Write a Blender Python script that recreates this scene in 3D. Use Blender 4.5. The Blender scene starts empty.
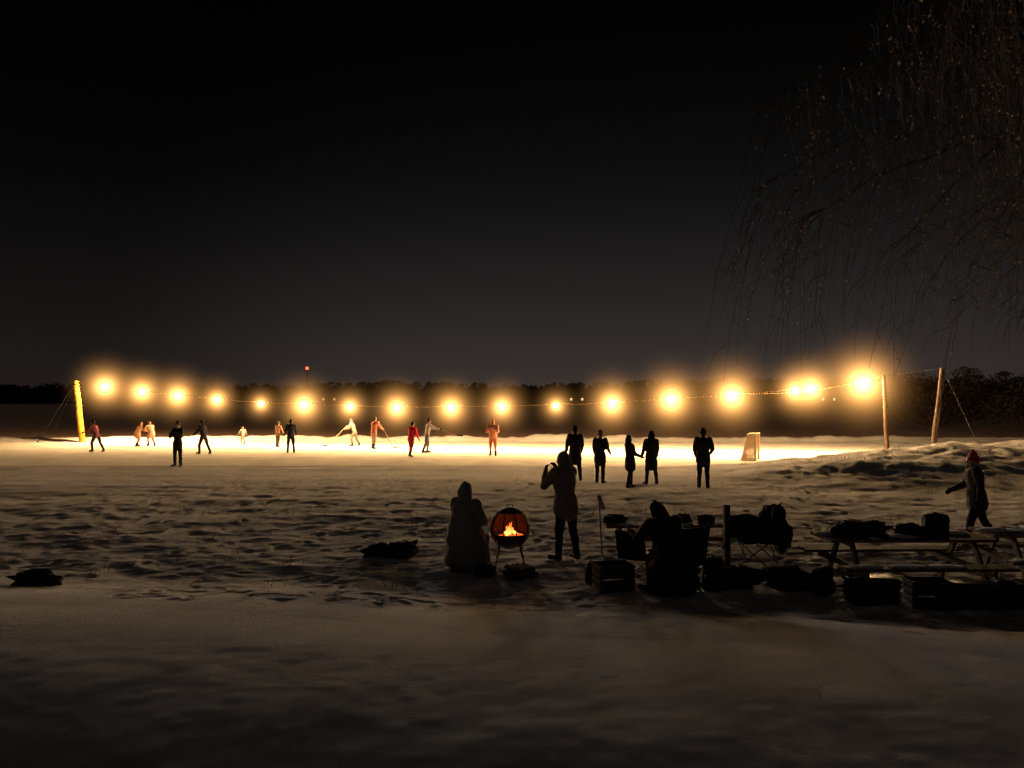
import bpy, bmesh, math, random
import numpy as np
from mathutils import Vector, Matrix, Euler
random.seed(7); rng=np.random.RandomState(7)
C=bpy.context; D=bpy.data; S=C.scene
F=797.0; CAMH=2.7; HOR=398.0
def gx(px,Y): return (px-512.0)/F*Y
def gz(py,Y): return CAMH-(py-HOR)/F*Y
# ---------------------------------------------------------------- noise
_L=rng.rand(16,256,256)
def vn(x,y,s=0):
    x=np.asarray(x,float);y=np.asarray(y,float)
    xi=np.floor(x).astype(int);yi=np.floor(y).astype(int)
    fx=x-xi;fy=y-yi;fx=fx*fx*(3-2*fx);fy=fy*fy*(3-2*fy)
    L=_L[s%16]
    a=L[xi%256,yi%256];b=L[(xi+1)%256,yi%256];c=L[xi%256,(yi+1)%256];d=L[(xi+1)%256,(yi+1)%256]
    return (a*(1-fx)+b*fx)*(1-fy)+(c*(1-fx)+d*fx)*fy-0.5
def sst(a,b,x):
    t=np.clip((x-a)/(b-a),0,1);return t*t*(3-2*t)
# ---------------------------------------------------------------- terrain height
def height(X,Y):
    X=np.asarray(X,float);Y=np.asarray(Y,float)
    cr=7.5-0.20*np.clip(X,-14,9)+0.35*vn(X*.35,X*0+3,1)
    t=Y-cr
    fall=1-sst(-.15,3.8,t)
    tn=np.clip(t,-7,0)
    h=np.where(t>0,0.5*fall,0.5-0.085*tn-0.031*tn*tn)
    near=sst(0.6,-1.5,t)
    h=h+0.035*vn(X*.3+.25*Y,Y*.5,2)*(1-sst(2,4,t))+0.012*vn(X*.9+Y*.4,Y*1.4,3)*near+.006*vn(X*3,Y*4,5)*near+.004*vn(X*8,Y*10,6)*near
    tr=sst(0.3,1.8,t)*(1-sst(22,28,Y))
    h=h+tr*(0.075*vn(X*.5,Y*.7,4)+0.042*vn(X*1.9,Y*2.2,5)+0.025*vn(X*4.5,Y*5,6)+0.014*vn(X*11,Y*12,7))
    far=sst(14,18,Y)*(1-sst(29,31,Y))
    h=h+far*(0.04*vn(X*.12+Y*.1,Y*1.1,8)+0.025*vn(X*.3,Y*2.3+X*.05,14))
    m=1.05*np.exp(-((X-19)/7.5)**2-((Y-31)/4.5)**2)+0.4*np.exp(-((X-12)/4.5)**2-((Y-26.5)/2.6)**2)
    h=h+m*(1+.22*vn(X*.8,Y*.8,9)+.2*vn(X*2.6,Y*2.6,10)+.16*vn(X*6,Y*6,12))
    bk=np.exp(-((Y-50.2)/0.8)**2)*(0.22+0.25*np.clip(vn(X*.6,X*0,11)+.3,0,1)+.15*vn(X*2.5,Y*2.5,5))
    h=h+bk
    rink=sst(30.5,32,Y-0.0*X)*(1-sst(49,49.6,Y))*(X<21.5)
    h=h*(1-rink)-0.02*rink
    nb=np.exp(-((Y-30.3)/0.45)**2)*(0.03+.10*np.clip(vn(X*1.4,Y,3)+.1,0,1))*(X<14)
    h=h+nb
    h=np.where(Y>51.5,-0.05,h)
    return h
def hz(X,Y):
    return float(height(np.array([X]),np.array([Y]))[0])
def mk_mesh(name,verts,faces,mats=(),smooth=True,parent=None):
    me=D.meshes.new(name);me.from_pydata([tuple(v) for v in verts],[],faces);me.update()
    if smooth: me.polygons.foreach_set('use_smooth',[True]*len(me.polygons))
    o=D.objects.new(name,me);S.collection.objects.link(o)
    for m in mats: me.materials.append(m)
    if parent: o.parent=parent
    return o
# ---------------------------------------------------------------- materials
def newmat(name):
    m=D.materials.new(name);m.use_nodes=True
    nt=m.node_tree;b=nt.nodes['Principled BSDF'];return m,nt,b
_mc={}
def cloth(col,rough=.85,scale=30,bump=.3,spec=.15,metal=0):
    k=(tuple(round(c,3) for c in col),rough,scale,bump,spec,metal)
    if k in _mc:return _mc[k]
    m,nt,b=newmat('mat_%d'%len(_mc));_mc[k]=m
    tc=nt.nodes.new('ShaderNodeTexCoord')
    n=nt.nodes.new('ShaderNodeTexNoise');n.inputs['Scale'].default_value=scale;n.inputs['Detail'].default_value=5
    nt.links.new(tc.outputs['Object'],n.inputs['Vector'])
    r=nt.nodes.new('ShaderNodeValToRGB');r.color_ramp.elements[0].position=.3;r.color_ramp.elements[1].position=.75
    r.color_ramp.elements[0].color=(*[c*.6 for c in col],1);r.color_ramp.elements[1].color=(*[min(1,c*1.25) for c in col],1)
    nt.links.new(n.outputs['Fac'],r.inputs['Fac']);nt.links.new(r.outputs['Color'],b.inputs['Base Color'])
    b.inputs['Roughness'].default_value=rough;b.inputs['Specular IOR Level'].default_value=spec;b.inputs['Metallic'].default_value=metal
    if bump:
        bp=nt.nodes.new('ShaderNodeBump');bp.inputs['Strength'].default_value=bump;bp.inputs['Distance'].default_value=.02
        nt.links.new(n.outputs['Fac'],bp.inputs['Height']);nt.links.new(bp.outputs['Normal'],b.inputs['Normal'])
    return m
def snowmat(name,col,bumps,rough=.9,spec=.0,attr=False):
    m,nt,b=newmat(name)
    tc=nt.nodes.new('ShaderNodeTexCoord');prev=None
    for sc,st,dist in bumps:
        n=nt.nodes.new('ShaderNodeTexNoise');n.inputs['Scale'].default_value=sc;n.inputs['Detail'].default_value=5;n.inputs['Roughness'].default_value=.65
        nt.links.new(tc.outputs['Object'],n.inputs['Vector'])
        bp=nt.nodes.new('ShaderNodeBump');bp.inputs['Strength'].default_value=st;bp.inputs['Distance'].default_value=dist
        nt.links.new(n.outputs['Fac'],bp.inputs['Height'])
        if prev: nt.links.new(prev.outputs['Normal'],bp.inputs['Normal'])
        prev=bp
    nt.links.new(prev.outputs['Normal'],b.inputs['Normal'])
    n=nt.nodes.new('ShaderNodeTexNoise');n.inputs['Scale'].default_value=.8;n.inputs['Detail'].default_value=8;n.inputs['Roughness'].default_value=.65
    nt.links.new(tc.outputs['Object'],n.inputs['Vector'])
    r=nt.nodes.new('ShaderNodeValToRGB');e=r.color_ramp.elements
    e[0].position=.35;e[1].position=.62
    e[0].color=(*[c*.8 for c in col],1);e[1].color=(*col,1)
    nt.links.new(n.outputs['Fac'],r.inputs['Fac'])
    if attr:
        a=nt.nodes.new('ShaderNodeAttribute');a.attribute_name='dirt'
        n2=nt.nodes.new('ShaderNodeTexNoise');n2.inputs['Scale'].default_value=2.2;n2.inputs['Detail'].default_value=8;n2.inputs['Roughness'].default_value=.7
        nt.links.new(tc.outputs['Object'],n2.inputs['Vector'])
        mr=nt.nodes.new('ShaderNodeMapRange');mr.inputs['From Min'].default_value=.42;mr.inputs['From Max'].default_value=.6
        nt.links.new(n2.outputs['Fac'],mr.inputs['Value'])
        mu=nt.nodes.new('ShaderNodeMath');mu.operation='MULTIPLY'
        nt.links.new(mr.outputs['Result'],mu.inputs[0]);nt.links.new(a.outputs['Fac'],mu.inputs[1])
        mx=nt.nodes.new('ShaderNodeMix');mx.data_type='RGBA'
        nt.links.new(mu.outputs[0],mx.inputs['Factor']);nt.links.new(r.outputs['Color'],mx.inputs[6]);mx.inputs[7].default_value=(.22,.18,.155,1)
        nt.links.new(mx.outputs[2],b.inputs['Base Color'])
    else: nt.links.new(r.outputs['Color'],b.inputs['Base Color'])
    b.inputs['Roughness'].default_value=rough;b.inputs['Specular IOR Level'].default_value=spec
    return m
def emis(name,col,st):
    m=D.materials.new(name);m.use_nodes=True;nt=m.node_tree;nt.nodes.clear()
    e=nt.nodes.new('ShaderNodeEmission');e.inputs[0].default_value=(*col,1);e.inputs[1].default_value=st
    o=nt.nodes.new('ShaderNodeOutputMaterial');nt.links.new(e.outputs[0],o.inputs[0]);return m
M_snow=snowmat('snow',(.82,.80,.80),[(8,.5,.04),(26,1.0,.035),(75,1.0,.018)],attr=True)
M_rink=snowmat('scraped_ice',(.86,.82,.75),[(1.5,.3,.03),(12,.4,.012)])
M_lake=snowmat('haze_brown_ice',(.46,.30,.22),[(.6,.4,.2),(5,.4,.05)])  # brown lamp haze above the lake is put into its ice colour
M_cap=snowmat('settled_snow',(.8,.8,.82),[(9,.5,.03),(40,.4,.01)])
M_wood=cloth((.13,.09,.06),.8,14,.5)
M_post=cloth((.50,.30,.10),.8,9,.5)
M_black=cloth((.02,.02,.022),.6,20,.2)
M_metal=cloth((.04,.04,.045),.45,25,.15,.5,.8)
M_bark=cloth((.09,.07,.055),.9,20,.6)
# ---------------------------------------------------------------- ground sheet
def axis(lo,hi,fine_lo,fine_hi,step,grow):
    v=list(np.arange(fine_lo,fine_hi,step));s=step;x=v[-1]
    while x<hi: s*=grow;x+=s;v.append(min(x,hi))
    s=step;x=v[0]
    while x>lo: s*=grow;x-=s;v.insert(0,max(x,lo))
    return np.array(v)
xs=axis(-1500,1500,-9,9,.045,1.02)
ys=axis(-60,1500,3.5,14,.04,1.0125)
XX,YY=np.meshgrid(xs,ys)
ZZ=height(XX,YY)
for i in range(1200):
    fx=rng.uniform(-14,16);fy=rng.uniform(10.5,27);
    if rng.rand()<.12: fx=rng.uniform(-5,6);fy=rng.uniform(9,11)
    a=rng.uniform(-.6,.6)+(math.pi/2 if rng.rand()<.5 else 0)
    i0,i1=np.searchsorted(xs,[fx-.35,fx+.35]);j0,j1=np.searchsorted(ys,[fy-.35,fy+.35])
    sx=XX[j0:j1,i0:i1]-fx;sy=YY[j0:j1,i0:i1]-fy
    u=sx*math.cos(a)+sy*math.sin(a);v=-sx*math.sin(a)+sy*math.cos(a)
    r=(u/.07)**2+(v/.16)**2;k_=rng.uniform(.3,1)
    ZZ[j0:j1,i0:i1]+=k_*(-.035*np.exp(-r**2)+.014*np.exp(-(np.sqrt(r)-1.45)**2*6))
ny,nx=XX.shape
co=np.stack([XX.ravel(),YY.ravel(),ZZ.ravel()],1)
idx=np.arange(nx*ny).reshape(ny,nx)
q=np.stack([idx[:-1,:-1].ravel(),idx[:-1,1:].ravel(),idx[1:,1:].ravel(),idx[1:,:-1].ravel()],1)
me=D.meshes.new('snowy_ground')
me.vertices.add(len(co));me.vertices.foreach_set('co',co.ravel())
me.loops.add(q.size);me.loops.foreach_set('vertex_index',q.ravel().astype(np.int32))
me.polygons.add(len(q));me.polygons.foreach_set('loop_start',np.arange(0,q.size,4,dtype=np.int32))
me.polygons.foreach_set('loop_total',np.full(len(q),4,dtype=np.int32))
me.update(calc_edges=True)
me.polygons.foreach_set('use_smooth',np.ones(len(q),dtype=bool))
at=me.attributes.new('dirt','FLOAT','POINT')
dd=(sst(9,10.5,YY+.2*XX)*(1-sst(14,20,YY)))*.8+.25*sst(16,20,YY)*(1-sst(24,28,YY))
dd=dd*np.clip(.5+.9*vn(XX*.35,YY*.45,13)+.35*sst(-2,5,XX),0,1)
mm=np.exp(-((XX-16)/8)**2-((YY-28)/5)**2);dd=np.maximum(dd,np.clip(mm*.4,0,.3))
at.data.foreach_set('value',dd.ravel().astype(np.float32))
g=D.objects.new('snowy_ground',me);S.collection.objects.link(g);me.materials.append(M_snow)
def sheet(name,x0,x1,y0,y1,z,mat,n=2):
    vx=np.linspace(x0,x1,n);vy=np.linspace(y0,y1,n)
    v=[(a,b,z) for b in vy for a in vx]
    f=[(j*n+i,j*n+i+1,(j+1)*n+i+1,(j+1)*n+i) for j in range(n-1) for i in range(n-1)]
    return mk_mesh(name,v,f,[mat])
sheet('skating_rink',-90,21.4,31.6,49.4,0.0,M_rink)
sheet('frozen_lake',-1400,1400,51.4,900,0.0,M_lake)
# ---------------------------------------------------------------- primitive builder
class B:
    def __init__(s): s.v=[];s.f=[];s.m=[];s.prims=[]
    def add(s,v,f,m=0):
        o=len(s.v);s.v+=[tuple(p) for p in v];s.f+=[tuple(i+o for i in q) for q in f];s.m+=[m]*len(f)
    def box(s,c,d,m=0,rot=(0,0,0),bev=.006):
        bm=bmesh.new();bmesh.ops.create_cube(bm,size=1)
        bmesh.ops.scale(bm,vec=d,verts=bm.verts)
        if bev: bmesh.ops.bevel(bm,geom=bm.edges[:],offset=min(bev,min(d)*.3),segments=1,affect='EDGES')
        R=Euler(rot).to_matrix();bm.verts.ensure_lookup_table()
        s.add([R@v.co+Vector(c) for v in bm.verts],[[v.index for v in f.verts] for f in bm.faces],m);bm.free()
    def cap(s,a,b,ra,rb,m=0,ku=1,kv=1,ux=None,n=12,c=3,label=None):
        a=Vector(a);b=Vector(b);w=b-a;L=w.length
        w=w/L if L>1e-6 else Vector((0,0,1))
        u=Vector(ux) if ux is not None else Vector((1,0,0))
        u=u-w*u.dot(w)
        if u.length<.05: u=Vector((0,1,0))-w*w.y
        u.normalize();v=w.cross(u)
        rings=[]
        for i in range(c): t=math.pi/2*(i+.0)/c; rings.append((a-w*ra*math.cos(t),ra*math.sin(t)))
        rings.append((a,ra));rings.append((b,rb))
        for i in range(c): t=math.pi/2*(i+1)/c; rings.append((b+w*rb*math.sin(t),rb*math.cos(t)))
        vs=[];
        for p,r in rings:
            r=max(r,1e-4)
            for k in range(n):
                t=2*math.pi*k/n;vs.append(p+u*(r*ku*math.cos(t))+v*(r*kv*math.sin(t)))
        fs=[]
        for i in range(len(rings)-1):
            for k in range(n):
                k2=(k+1)%n;fs.append((i*n+k,i*n+k2,(i+1)*n+k2,(i+1)*n+k))
        fs.append(tuple(range(n-1,-1,-1)));fs.append(tuple((len(rings)-1)*n+k for k in range(n)))
        s.add(vs,fs,m)
        s.prims.append((a.copy(),b.copy(),ra,rb,m,max(ku,kv)))
    def tube(s,pts,r,m=0,n=6):
        for i in range(len(pts)-1): s.cyl(pts[i],pts[i+1],r if not isinstance(r,(list,tuple)) else r[i],r if not isinstance(r,(list,tuple)) else r[i+1],m,n)
    def cyl(s,a,b,ra,rb,m=0,n=10):
        a=Vector(a);b=Vector(b);w=(b-a).normalized();u=w.orthogonal().normalized();v=w.cross(u)
        vs=[p+u*r*math.cos(2*math.pi*k/n)+v*r*math.sin(2*math.pi*k/n) for p,r in((a,ra),(b,rb)) for k in range(n)]
        fs=[(k,(k+1)%n,n+(k+1)%n,n+k) for k in range(n)]+[tuple(range(n-1,-1,-1)),tuple(range(n,2*n))]
        s.add(vs,fs,m)
    def blob(s,c,r,m=0,e=2.6,n=18,noise=.12,seed=0,rot=0):
        vs=[];fs=[];nr=n//2+2
        sg=lambda t:math.copysign(abs(t)**(2/e),t)
        for i in range(nr):
            th=math.pi*i/(nr-1)-math.pi/2
            for k in range(n):
                ph=2*math.pi*k/n
                x=sg(math.cos(th))*sg(math.cos(ph));y=sg(math.cos(th))*sg(math.sin(ph));z=sg(math.sin(th))
                d=1+noise*2*float(vn(x*2.2+seed*3.7+z,y*2.2+z*1.7+seed,seed%16))+noise*float(vn(x*5+seed,y*5+z*5,3))
                x*=r[0]*d;y*=r[1]*d;z*=r[2]*d
                vs.append((c[0]+x*math.cos(rot)-y*math.sin(rot),c[1]+x*math.sin(rot)+y*math.cos(rot),c[2]+z))
        for i in range(nr-1):
            for k in range(n): fs.append((i*n+k,i*n+(k+1)%n,(i+1)*n+(k+1)%n,(i+1)*n+k))
        s.add(vs,fs,m)
    def obj(s,name,mats,loc=(0,0,0),rot=0,smooth=True,parent=None):
        o=mk_mesh(name,s.v,s.f,mats,smooth,parent)
        o.data.polygons.foreach_set('material_index',s.m)
        if smooth:
            try: o.data.set_sharp_from_angle(angle=math.radians(45))
            except Exception: pass
        o.location=loc;o.rotation_euler=(0,0,rot);return o
# ---------------------------------------------------------------- people
SKIN=(.45,.28,.20)
def person(name,X,Y,H=1.7,yaw=0,lean=0,side=0,legL=(4,6,4),legR=(-4,6,4),armL=(5,10,15),armR=(5,10,15),
           top=(.03,.03,.035),pants=(.02,.02,.025),hat=(.03,.03,.03),boot=(.02,.02,.02),glove=(.02,.02,.02),
           coat=0.0,hood=False,skates=False,pom=False,head=(0,0),bulk=1.0,vox=.016,z=None,grip=False,blanket=0,scarf=None,lift=0):
    """leg=(hip flex fwd, abduct, knee flex) arm=(shoulder flex, abduct, elbow flex) degrees"""
    r=math.radians;b=B();K=H
    T=Vector((math.sin(r(side)),math.sin(r(lean))*math.cos(r(side)),math.cos(r(lean))*math.cos(r(side)))).normalized()
    pel=Vector((0,0,0));waist=pel+T*.10*K;chest=pel+T*.245*K;neck=pel+T*.325*K
    hl=r(lean*.4+head[0]);hd=Vector((0,math.sin(hl),math.cos(hl)))
    hc=neck+hd*.085*K
    bx=bulk
    TOP,PAN,SK,HAT,BOO,GLO,DK,SC=range(8)
    b.cap(pel,waist,.078*K*bx,.072*K*bx,TOP,1.2,.92)
    b.cap(waist,chest,.072*K*bx,.086*K*bx,TOP,1.28,.9)
    b.cap(chest,neck-T*.03*K,.078*K*bx,.045*K,TOP,1.35,.85)
    b.cap(neck-T*.03*K,neck+hd*.03*K,.036*K,.033*K,SC if scarf else TOP)
    hands=[]
    feetz=[]
    for sgn,leg,arm in((-1,legL,armL),(1,legR,armR)):
        hip=pel+Vector((sgn*.052*K,0,-.01*K))
        def dr(fl,ab): return Vector((sgn*math.sin(r(ab)),math.sin(r(fl))*math.cos(r(ab)),-math.cos(r(fl))*math.cos(r(ab))))
        kn=hip+dr(leg[0],leg[1])*.245*K
        an=kn+dr(leg[0]-leg[2],leg[1]*.6)*.225*K
        b.cap(hip,kn,.058*K*(.5+.5*bx),.042*K,PAN,1,1)
        b.cap(kn,an,.041*K,.033*K,PAN)
        calf=kn.lerp(an,.35)+Vector((0,-.008*K,0));b.cap(kn,calf,.036*K,.040*K,PAN)
        fa=r(leg[3]) if len(leg)>3 else 0
        toe=an+Vector((sgn*.02*K,math.cos(fa)*.095*K,-.022*K+math.sin(fa)*.095*K))
        heel=an+Vector((0,-.012*K*math.cos(fa),-.02*K))
        b.cap(kn.lerp(an,.62),an,.036*K,.034*K,BOO)
        b.cap(heel,toe,.029*K,.024*K,BOO,1,.9)
        b.cap(an,heel,.034*K,.029*K,BOO)
        feetz+= [heel.z-.027*K,toe.z-.024*K]
        sh=chest+T*.055*K+Vector((sgn*.108*K*bx,0,0))
        el=sh+dr(arm[0],arm[1])*.165*K
        inn=arm[3] if len(arm)>3 else 0
        fd=dr(arm[0]+arm[2],arm[1]*.5-inn);wr=el+fd*.145*K
        b.cap(sh-Vector((sgn*.02*K,0,0)),el,.046*K*bx,.037*K,TOP)
        b.cap(el,wr,.037*K,.028*K,TOP)
        inward=Vector((-sgn,0,0));inward=(inward-fd*inward.dot(fd)).normalized()
        fside=fd.cross(inward).normalized()
        if fside.dot(Vector((0,1,0)))<0: fside=-fside
        pe=wr+fd*.05*K
        b.cap(wr,pe,.017*K,.022*K,GLO,1.15,.6,ux=fside,n=10)
        cu=70 if grip else 32
        for k,(off,ln) in enumerate(((.019,.92),(.0065,1.0),(-.006,.95),(-.018,.78))):
            base=pe+fside*off*K+fd*.006*K
            d1=(fd*math.cos(r(cu*.6))+inward*math.sin(r(cu*.6)));d2=(fd*math.cos(r(cu*1.9))+inward*math.sin(r(cu*1.9)))
            p1=base+d1*.024*K*ln;p2=p1+d2*.022*K*ln
            b.cap(base,p1,.0072*K,.0066*K,GLO,n=6,c=2);b.cap(p1,p2,.0066*K,.0056*K,GLO,n=6,c=2)
        tb=wr+fd*.018*K+fside*.018*K;t1=tb+(fd*.6+fside*.7+inward*.2).normalized()*.026*K;t2=t1+(fd*.85+fside*.15+inward*.5).normalized()*.02*K
        b.cap(tb,t1,.0088*K,.0076*K,GLO,n=6,c=2);b.cap(t1,t2,.0074*K,.006*K,GLO,n=6,c=2)
        hands.append(pe+inward*.02*K)
    if coat>0:
        kd=Vector((0,math.sin(r((legL[0]+legR[0])/2)),-1)).normalized()
        b.cap(pel+T*.05*K,pel+kd*coat*K,.082*K*bx,.094*K*bx,TOP,1.2,1.0)
    if blanket>0:
        b.cap(chest+T*.02*K,Vector((0,.03*K,-.02*K)),.105*K,.165*K*blanket,TOP,1.15,1.0)
        b.cap(Vector((0,.06*K,-.02*K)),Vector((0,.08*K,-.20*K)),.165*K*blanket,.19*K*blanket,TOP,1.15,1.0)
        for i in range(9):
            a=i*.7;b.cap(chest+Vector((.08*K*math.cos(a),.07*K*math.sin(a),-.02*K)),Vector((.20*K*blanket*math.cos(a),.07*K+.18*K*blanket*math.sin(a),-.24*K)),.02*K,.028*K,TOP,n=8)
    fw=Vector((0,math.cos(hl),-math.sin(hl)));yawh=r(head[1]);fw=Vector((-math.sin(yawh)*fw.y,math.cos(yawh)*fw.y,fw.z));sd=fw.cross(hd).normalized()
    b.cap(hc-hd*.018*K,hc+hd*.02*K,.046*K,.052*K,SK,.95,1.08,ux=sd)
    b.cap(hc-hd*.035*K+fw*.018*K,hc-hd*.03*K+fw*.02*K,.026*K,.026*K,SK)
    b.cap(hc+fw*.048*K+hd*.008*K,hc+fw*.060*K-hd*.012*K,.007*K,.010*K,SK,n=6,c=2)
    for sg in(-1,1):
        e=hc+fw*.05*K+sd*sg*.017*K+hd*.008*K;b.cap(e,e+fw*.002*K,.0075*K,.0075*K,DK,n=6,c=2)
        e=hc+sd*sg*.052*K-hd*.004*K;b.cap(e-hd*.008*K,e+hd*.01*K,.008*K,.009*K,SK,n=6,c=2)
    mth=hc+fw*.046*K-hd*.03*K;b.cap(mth-sd*.01*K,mth+sd*.01*K,.005*K,.005*K,DK,n=6,c=2)
    if hood:
        b.cap(hc-fw*.014*K-hd*.02*K,hc+hd*.035*K-fw*.012*K,.066*K,.058*K,TOP)
        b.cap(hc+hd*.06*K-fw*.02*K,hc+hd*.085*K-fw*.03*K,.035*K,.015*K,TOP)
        b.cap(neck-T*.01*K-fw*.02*K,hc-fw*.02*K,.062*K,.062*K,TOP,1.15,1)
    else:
        b.cap(hc+hd*.022*K-fw*.004*K,hc+hd*.045*K-fw*.008*K,.058*K,.048*K,HAT,1,1.08,ux=sd)
        b.cap(hc-fw*.025*K-hd*.02*K,hc-fw*.018*K+hd*.02*K,.042*K,.05*K,HAT,ux=sd)
        if pom: b.cap(hc+hd*.1*K-fw*.01*K,hc+hd*.102*K-fw*.01*K,.018*K,.018*K,HAT)
    if scarf: b.cap(neck-T*.015*K,neck+hd*.012*K,.05*K,.047*K,SC,1.15,1)
    tmp=mk_mesh('tmp',b.v,b.f)
    md=tmp.modifiers.new('r','REMESH');md.mode='VOXEL';md.voxel_size=vox
    sm=tmp.modifiers.new('s','SMOOTH');sm.iterations=2;sm.factor=.5
    dg=C.evaluated_depsgraph_get();me=D.meshes.new_from_object(tmp.evaluated_get(dg));tm=tmp.data
    D.objects.remove(tmp);D.meshes.remove(tm)
    n=len(me.vertices);co=np.empty(n*3);me.vertices.foreach_get('co',co);co=co.reshape(-1,3)
    best=np.full(n,1e9);lab=np.zeros(n,int)
    for a,bb,ra,rb,m,k in b.prims:
        a=np.array(a);bb=np.array(bb);ab=bb-a;L2=max(ab@ab,1e-9)
        t=np.clip(((co-a)@ab)/L2,0,1);d=np.linalg.norm(co-(a+t[:,None]*ab),axis=1)-(ra+(rb-ra)*t)*(1+(k-1)*.6)
        if m==BOO or m==SK: d=d-.004
        sel=d<best;best[sel]=d[sel];lab[sel]=m
    fold=.006*vn(co[:,0]*14+co[:,2]*6,co[:,2]*22+co[:,1]*9,4)+.016*vn(co[:,0]*6,co[:,2]*11+co[:,1]*7,6)
    nr=np.empty(n*3);me.vertices.foreach_get('normal',nr);nr=nr.reshape(-1,3)
    co=co+nr*(fold*np.isin(lab,[TOP,PAN]))[:,None]
    me.vertices.foreach_set('co',co.ravel())
    for m in(cloth(top),cloth(pants),cloth(SKIN,.6,8,.05,.3),cloth(hat,.9,60,.5),cloth(boot,.6),cloth(glove),cloth((.02,.015,.012),.4,8,0),cloth(scarf or (.1,.1,.1))): me.materials.append(m)
    fl=np.empty(len(me.polygons),dtype=np.int32);me.polygons.foreach_get('loop_start',fl)
    lv=np.empty(len(me.loops),dtype=np.int32);me.loops.foreach_get('vertex_index',lv)
    me.polygons.foreach_set('material_index',lab[lv[fl]].astype(np.int32))
    me.polygons.foreach_set('use_smooth',[True]*len(me.polygons));me.name=name
    o=D.objects.new(name,me);S.collection.objects.link(o)
    gzv=(hz(X,Y) if z is None else z)-min(feetz)+(.035 if skates else -.008)
    o.location=(X,Y,gzv);o.rotation_euler=(0,0,r(yaw))
    if skates:
        bb=B()
        for sgn,leg in((-1,legL),(1,legR)):
            hip=Vector((sgn*.052*K,0,-.01*K))
            def dr(fl,ab): return Vector((sgn*math.sin(r(ab)),math.sin(r(fl))*math.cos(r(ab)),-math.cos(r(fl))*math.cos(r(ab))))
            an=hip+dr(leg[0],leg[1])*.245*K+dr(leg[0]-leg[2],leg[1]*.6)*.225*K
            fa=r(leg[3]) if len(leg)>3 else 0
            bb.box(an+Vector((sgn*.01*K,.04*K*math.cos(fa),-.06*K+.04*K*math.sin(fa))),(.006,.17*K,.045),0,rot=(fa,0,0),bev=0)
        bb.obj('skate_blades',[cloth((.5,.5,.52),.3,10,0,.5,.9)],parent=o)
    Mx=Matrix.Translation(o.location)@Matrix.Rotation(r(yaw),4,'Z')
    return o,[Mx@h for h in hands]
def gY(py): return CAMH*F/(py-HOR)
def P(name,px,py,**k):
    Y=gY(py);return person(name,gx(px,Y),Y,**k)
def stick(hand,foot_pt,name='hockey_stick'):
    b=B();h=Vector(hand);f=Vector(foot_pt);d=(f-h);top=h-d.normalized()*.35
    b.cyl(top,f,.014,.014,0,6)
    side=Vector((d.x,d.y,0)).normalized() if Vector((d.x,d.y,0)).length>.05 else Vector((1,0,0))
    b.box(f+side*.14+Vector((0,0,.01)),(.30,.03,.075),1,rot=(0,0,math.atan2(side.y,side.x)))
    return b.obj(name,[cloth((.45,.33,.2),.6),M_black])
P('skater',97,452,H=1.62,yaw=70,lean=24,top=(.25,.07,.10),pants=(.05,.05,.06),skates=True,armL=(35,12,35),armR=(-5,12,30),legL=(28,6,42),legR=(-16,8,14,-15))
P('skater',137,446,H=1.4,yaw=-60,lean=28,top=(.8,.42,.26),pants=(.6,.28,.16),hat=(.7,.4,.3),skates=True,armL=(40,8,40),armR=(35,8,40),legL=(30,8,55),legR=(18,8,45),bulk=1.35,coat=.08)
P('skater',152,446,H=1.42,yaw=60,lean=24,top=(.85,.48,.32),pants=(.6,.32,.2),hat=(.6,.3,.2),skates=True,armL=(40,8,40),armR=(30,8,40),legL=(30,8,52),legR=(8,8,35),bulk=1.35,coat=.08)
P('spectator',178,466,H=1.78,yaw=170,armL=(25,8,100,30),armR=(25,8,95,30),top=(.02,.02,.022),coat=.08,scarf=(.5,.4,.3))
P('skater',204,454,H=1.62,yaw=60,lean=14,skates=True,legL=(22,6,28),legR=(-14,8,15,-15),armL=(20,10,40),armR=(-5,10,30),top=(.03,.03,.05))
P('child',243,445,H=1.02,yaw=30,top=(.5,.42,.36),pants=(.2,.15,.12),hat=(.6,.3,.2),skates=True,armL=(15,22,25),armR=(15,22,25),bulk=1.15)
P('skater',278,447,H=1.38,yaw=-20,lean=6,top=(.35,.16,.10),pants=(.05,.04,.04),skates=True,armL=(10,14,25),armR=(10,14,25),legL=(15,6,20),legR=(-10,6,8))
P('skater',291,453,H=1.62,yaw=20,lean=6,top=(.02,.02,.03),skates=True,armL=(15,12,30),armR=(15,12,30),legL=(8,5,10),legR=(-8,6,8),bulk=1.1)
o,h=P('hockey_player',355,446,H=1.6,yaw=80,lean=22,top=(.3,.2,.14),pants=(.12,.10,.09),skates=True,grip=True,armL=(40,8,25),armR=(35,8,35),legL=(25,8,40),legR=(-5,10,25));stick(h[0],(h[0].x-.8,h[0].y-.2,.05))
o,h=P('hockey_player',374,449,H=1.7,yaw=-30,lean=10,top=(.40,.12,.08),pants=(.3,.2,.15),skates=True,grip=True,armL=(30,8,35),armR=(30,8,30),legL=(18,8,26),legR=(-10,8,15),bulk=1.1);stick(h[1],(h[1].x+.5,h[1].y+.3,.05))
P('skater',411,457,H=1.6,yaw=-35,lean=12,top=(.9,.03,.06),pants=(.35,.03,.06),hat=(.05,.03,.03),skates=True,legL=(20,7,28),legR=(-14,9,15,-15),armL=(25,12,35),armR=(0,12,30),bulk=1.12)
o,h=P('hockey_player',427,453,H=1.68,yaw=-75,lean=10,top=(.38,.35,.36),pants=(.10,.10,.13),skates=True,grip=True,armL=(55,8,20),armR=(60,8,15),legL=(12,7,18),legR=(-10,8,15),bulk=1.1);stick(h[1],(h[1].x+.8,h[1].y,.85))
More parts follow.
